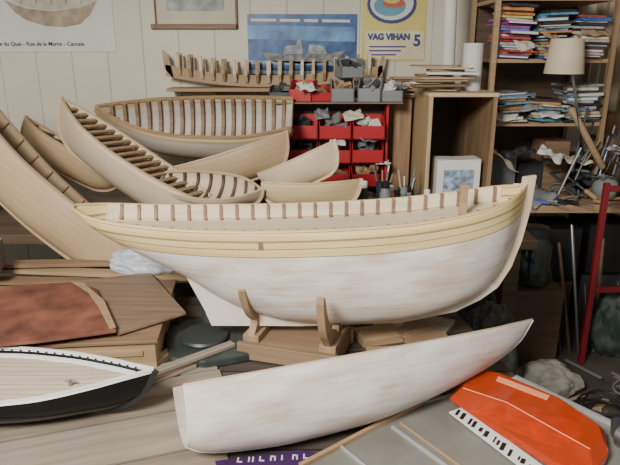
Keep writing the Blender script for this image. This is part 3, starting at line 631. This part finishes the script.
for i,(x,y,z,a,b,c,r) in enumerate([(.24,1.92,.62,.15,.10,.03,.3),(.33,1.98,.62,.20,.08,.018,-.2),(.40,1.88,.62,.12,.09,.04,.5),(.28,1.82,.62,.18,.04,.015,.1),(.44,2.02,.62,.16,.12,.02,-.5),(.16,2.10,.62,.12,.06,.05,.2),(-.48,1.78,.62,.16,.03,.02,1.2),(.36,1.94,.642,.14,.07,.012,.9),(-.1,2.14,.62,.2,.06,.04,-.2)]):
    MB().box((0,0,c/2),(a,b,c),bev=.0015).done('wood_offcut',WBLK[i%5],None,loc=(x,y,z),rot=(0,0,r),label=['tan','pale','brown','tan','greyish'][i%5]+' wood offcut lying behind the cradle stand',cat='wood offcut',group='offcuts behind the stand')
for i in range(12):
    MB().box((0,0,0),(U(.10,.24),U(.008,.018),.005),bev=.0005).done('wood_strip',[W_PALE,W_TAN,W_MID][i%3],None,loc=(U(-.05,.42),U(1.70,1.78) if i%2 else U(2.1,2.2),.6235+.0055*(i%3)),rot=(0,0,U(-.6,.6)),label='narrow wooden strip scattered on the table',cat='wood strip',group='strips on the table')
for i in range(3):
    MB().box((0,0,0),(U(.25,.4),.03,.012),bev=.001).done('plank',[W_GREY,W_MID][i%2],None,loc=(-.50+.05*i,1.60+.04*i,.636+.013*i),rot=(0,0,.6+U(-.2,.2)),label='narrow grey plank beside the white hull',cat='plank',group='narrow planks beside the white hull')
# ---------------------------------------------------------------- FRONT TRAY + RAILS
tr=thing('table_panel','grey panel with aluminium edge rails on the table','panel',(0,0,0))
P=[PZ(a,b,.632) for a,b in [(300,470),(420,404),(515,380),(625,432),(640,480),(560,520),(330,520)]]
MB().prism([(p.x,p.y,.621) for p in P],(0,0,.011)).done('panel',plain('grey_panel',(.19,.18,.155),.3,var=.3,scale=4),tr)
def bar(pa,pb,w,h,mat,parent,z=.632,name='rail'):
    a=PZ(*pa,z);b=PZ(*pb,z); d=b-a; c=(a+b)/2
    return MB().box((0,0,h/2),(d.length,w,h),bev=.001).done(name,mat,parent,loc=c,rot=(0,0,math.atan2(d.y,d.x)))
bar((300,468),(425,402),.012,.012,W_TAN,tr); bar((515,379),(625,432),.014,.012,ALU,tr)
bar((392,428),(460,478),.008,.008,ALU,tr); bar((400,424),(470,475),.004,.008,W_TAN,tr); bar((420,404),(515,379),.008,.006,ALU,tr)
bar((340,447),(380,480),.006,.008,ALU,tr)
a=PZ(456,410,.640);b=PZ(555,484,.640);d=b-a
ru=thing('ruler','pale plastic strip with dark stripe marks under the case','ruler',(a+b)/2,(0,0,math.atan2(d.y,d.x)))
MB().box((0,0,0),(d.length,.05,.004)).done('body',WHITE,ru)
m=MB(); xx=-d.length/2+.014
while xx<d.length/2-.02:
    ww=U(.004,.012); m.box((xx,-.004-U(0,.006),.0025),(ww,U(.014,.034),.001),(0,0,.5)); xx+=ww+U(.007,.018)
m.done('scale_marks',BLACK,ru)
oc=thing('orange_case','glossy translucent orange-red plastic case','case',(0,0,0))
def ormat(name,c,t,r=.08):
    m,nt,b=_base(name,r); b.inputs['Base Color'].default_value=(*c,1); b.inputs['Transmission Weight'].default_value=t; b.inputs['IOR'].default_value=1.45
    n=nt.nodes.new('ShaderNodeTexNoise'); n.inputs['Scale'].default_value=14; bp=nt.nodes.new('ShaderNodeBump'); bp.inputs['Strength'].default_value=.15; nt.links.new(n.outputs[0],bp.inputs['Height']); nt.links.new(bp.outputs[0],b.inputs['Normal'])
    return m
om=ormat('orange_plastic',(1.0,.15,.035),.75)
bot=[PZ(a,b,.648) for a,b in [(452,402),(472,379),(500,385),(560,409),(602,436),(606,462),(592,484),(560,474),(505,438)]]
mid=[PZ(a,b,.664) for a,b in [(449,399),(470,371),(500,377),(560,402),(605,431),(609,452),(594,474),(560,464),(503,430)]]
top=[PZ(a,b,.686) for a,b in [(462,388),(476,368),(500,373),(558,397),(598,424),(602,437),(590,450),(555,430),(507,403)]]
m=MB(); m.quads([bot,mid,top],0,True,True,bev=.0012); o=m.done('body',om,oc)
md=o.modifiers.new('t','SOLIDIFY'); md.thickness=.0025; md.offset=-1
cc=sum(bot,Vector())/len(bot)
inn=lambda s,dz,ox=0: [cc+Vector(((p-cc).x*s+ox,(p-cc).y*s*.6,dz)) for p in bot]
m=MB(); m.quads([inn(.78,.005),inn(.76,.012),inn(.6,.016)],0,True,True,bev=.001); m.done('inner_tool',plain('orange_inner',(.6,.2,.1),.5,var=.8,scale=22),oc)
OL=plain('orange_light',(.95,.32,.16),.15)
m=MB(); m.prism([PZ(a,b,.6875) for a,b in [(498,376.5),(550,396),(547,400.5),(496,381)]],(0,0,.002),bev=.0008); m.done('catch',OL,oc)
m=MB(); m.tube([PZ(a,b,.6865) for a,b in [(463,388),(507,402.5),(555,429.5),(590,449)]],.0016,6); m.done('edge_ridge',OL,oc,smooth=True)
gm=thing('grey_tool','grey metal tool body lying beside the orange case','tool',PZ(619,434,.66))
MB().lathe([(.012,0),(.03,.005),(.03,.10),(.022,.12)],seg=20).done('body',STEEL,gm,rot=(1.5,0,.5),smooth=True)
m=MB(); m.cyl((.0,0,0),(.02,.05,0),.02,.016); m.done('nose',DGREY,gm)
P=[PZ(a,b,.63) for a,b in [(215,461),(300,450),(330,455),(345,490),(225,495)]]
mg=thing('magazine','dark purple magazine with white lettering shapes','magazine',(0,0,0))
MB().prism([(p.x,p.y,.6215) for p in P],(0,0,.009)).done('cover',plain('purple_cover',(.055,.02,.085),.35),mg)
for i in range(7):
    a=PZ(238+i*11,460-i*.6,.631); m=MB(); m.box((a.x,a.y,.6312),(.004,.018,.0012))
    if i%3!=1: m.box((a.x+.006,a.y+(.007 if i%2 else -.007),.6312),(.010,.004,.0012))
    if i%2: m.box((a.x+.010,a.y,.6312),(.004,.018,.0012))
    m.done('printed_mark',PAPER,mg)
# ---------------------------------------------------------------- RIGHT LOWER
rf=thing('steel_frame','dark red painted upright steel frame standing on the floor','frame',(0,0,0))
yb=2.85; xa_=1.44; ztop=.98
def post(x,y): MB().box((x,y,ztop/2),(.028,.028,ztop),bev=.003).done('upright',REDP,rf)
post(xa_,yb); post(xa_+.42,yb+.04)
for z in (.42,ztop-.03): MB().box((xa_+.21,yb+.02,z),(.40,.02,.028),(0,0,.09),bev=.002).done('cross_bar',REDP,rf)
blob('fabric_bag','crumpled off-white cloth bag on the floor',(1.15,2.58,0),.14,plain('cloth_bag',(.33,.31,.27),.9),'bag',8,(1.1,.8,.7))
blob('dark_bag','bulging black plastic sack on the floor',(.86,2.90,0),.20,BLACK,'bag',2,(.9,.8,1.5))
blob('dark_bag','dark green sack leaning under the side bench',(1.66,3.0,0),.16,plain('dark_green',(.03,.045,.04),.6),'bag',11,(.9,.8,1.5))
blob('dark_bag','grey netting bag beside the bench',(.80,2.42,0),.16,plain('net_grey',(.07,.07,.065),.9,var=.5,scale=40),'bag',14,(.8,.7,2.2))
carton('dark wooden crate standing on the floor',(1.16,2.95,0),(.26,.24,.42),.1,W_DARK)
gj=jar((1.16,2.95,.425),.09,.28,plain('green_glass',(.03,.045,.035),.1,trans=.3),BLACK,'dark green glass demijohn standing on a crate','demijohn','bottle')
for i in range(6):
    carton(['brown','dark','grey','brown','dark','black'][i]+' cardboard box stored under the bench',[(1.40,3.4,0),(1.42,3.4,.32),(.1,2.75,0),(.40,2.75,0),(1.75,3.5,0),(1.76,3.5,.32)][i],(.26,.28,.3),U(-.1,.1),[W_DARK,BLACK,DGREY,W_DARK,DGREY,BLACK][i])
for i in range(8):
    rod((1.32+.05*i,2.90+.01*i+U(0,.06),.0),(1.22+.07*i+U(-.08,.08),3.09,U(.35,.74)),U(.006,.012),[W_MID,DGREY,W_DARK,STEEL,DGREY][i%5],['brown wood','dark plastic','dark wood','steel','dark grey'][i%5]+' rod leaning against the side bench',group='rods leaning on the bench edge')
for i in range(60):
    MB().box((0,0,0),(U(.06,.3),U(.008,.03),.008)).done('floor_scrap',[W_PALE,W_TAN,GREY,W_MID,GREY,DGREY][i%6],None,loc=(U(.85,1.95),U(1.9,2.75),.004+.009*(i%5)),rot=(0,0,U(0,3)),label=['pale wood','tan wood','grey card','brown wood','grey plastic','dark rubber'][i%6]+' scrap strip littering the floor',cat='scrap',group='scraps on the floor')
for i in range(3):
    pts=[((.10+.02*math.sin(k*.6))*math.cos(k*.35),(.10+.02*math.cos(k*.45))*math.sin(k*.35),.006+.001*k) for k in range(70)]
    MB().tube(pts,.005).done('cable_coil',[BLACK,GREY,W_DARK][i],None,loc=(1.3+.22*i,2.3+.12*i,.045),smooth=True,label=['black','grey','brown'][i]+' cable coil lying on the floor',cat='cable')
# ---------------------------------------------------------------- LIGHT, CAMERA
w=bpy.data.worlds.new('w'); bpy.context.scene.world=w; w.use_nodes=True
w.node_tree.nodes['Background'].inputs[0].default_value=(.88,.93,1,1); w.node_tree.nodes['Background'].inputs[1].default_value=.42
def area(loc,tgt,size,e,col):
    l=bpy.data.lights.new('window_light','AREA'); l.size=size; l.energy=e; l.color=col; o=bpy.data.objects.new('window_light',l); COL.objects.link(o)
    o.location=loc; o.rotation_euler=(Vector(tgt)-Vector(loc)).to_track_quat('-Z','Y').to_euler()
area((-1.2,-.6,2.8),(.0,2.2,.9),.8,200,(1,.97,.91))
cam=bpy.data.cameras.new('camera'); co=bpy.data.objects.new('camera',cam); COL.objects.link(co)
cam.sensor_width=36; cam.lens=36*F/620; cam.clip_start=.02
co.location=EYE; co.rotation_euler=(math.pi/2-PT,0,0); bpy.context.scene.camera=co
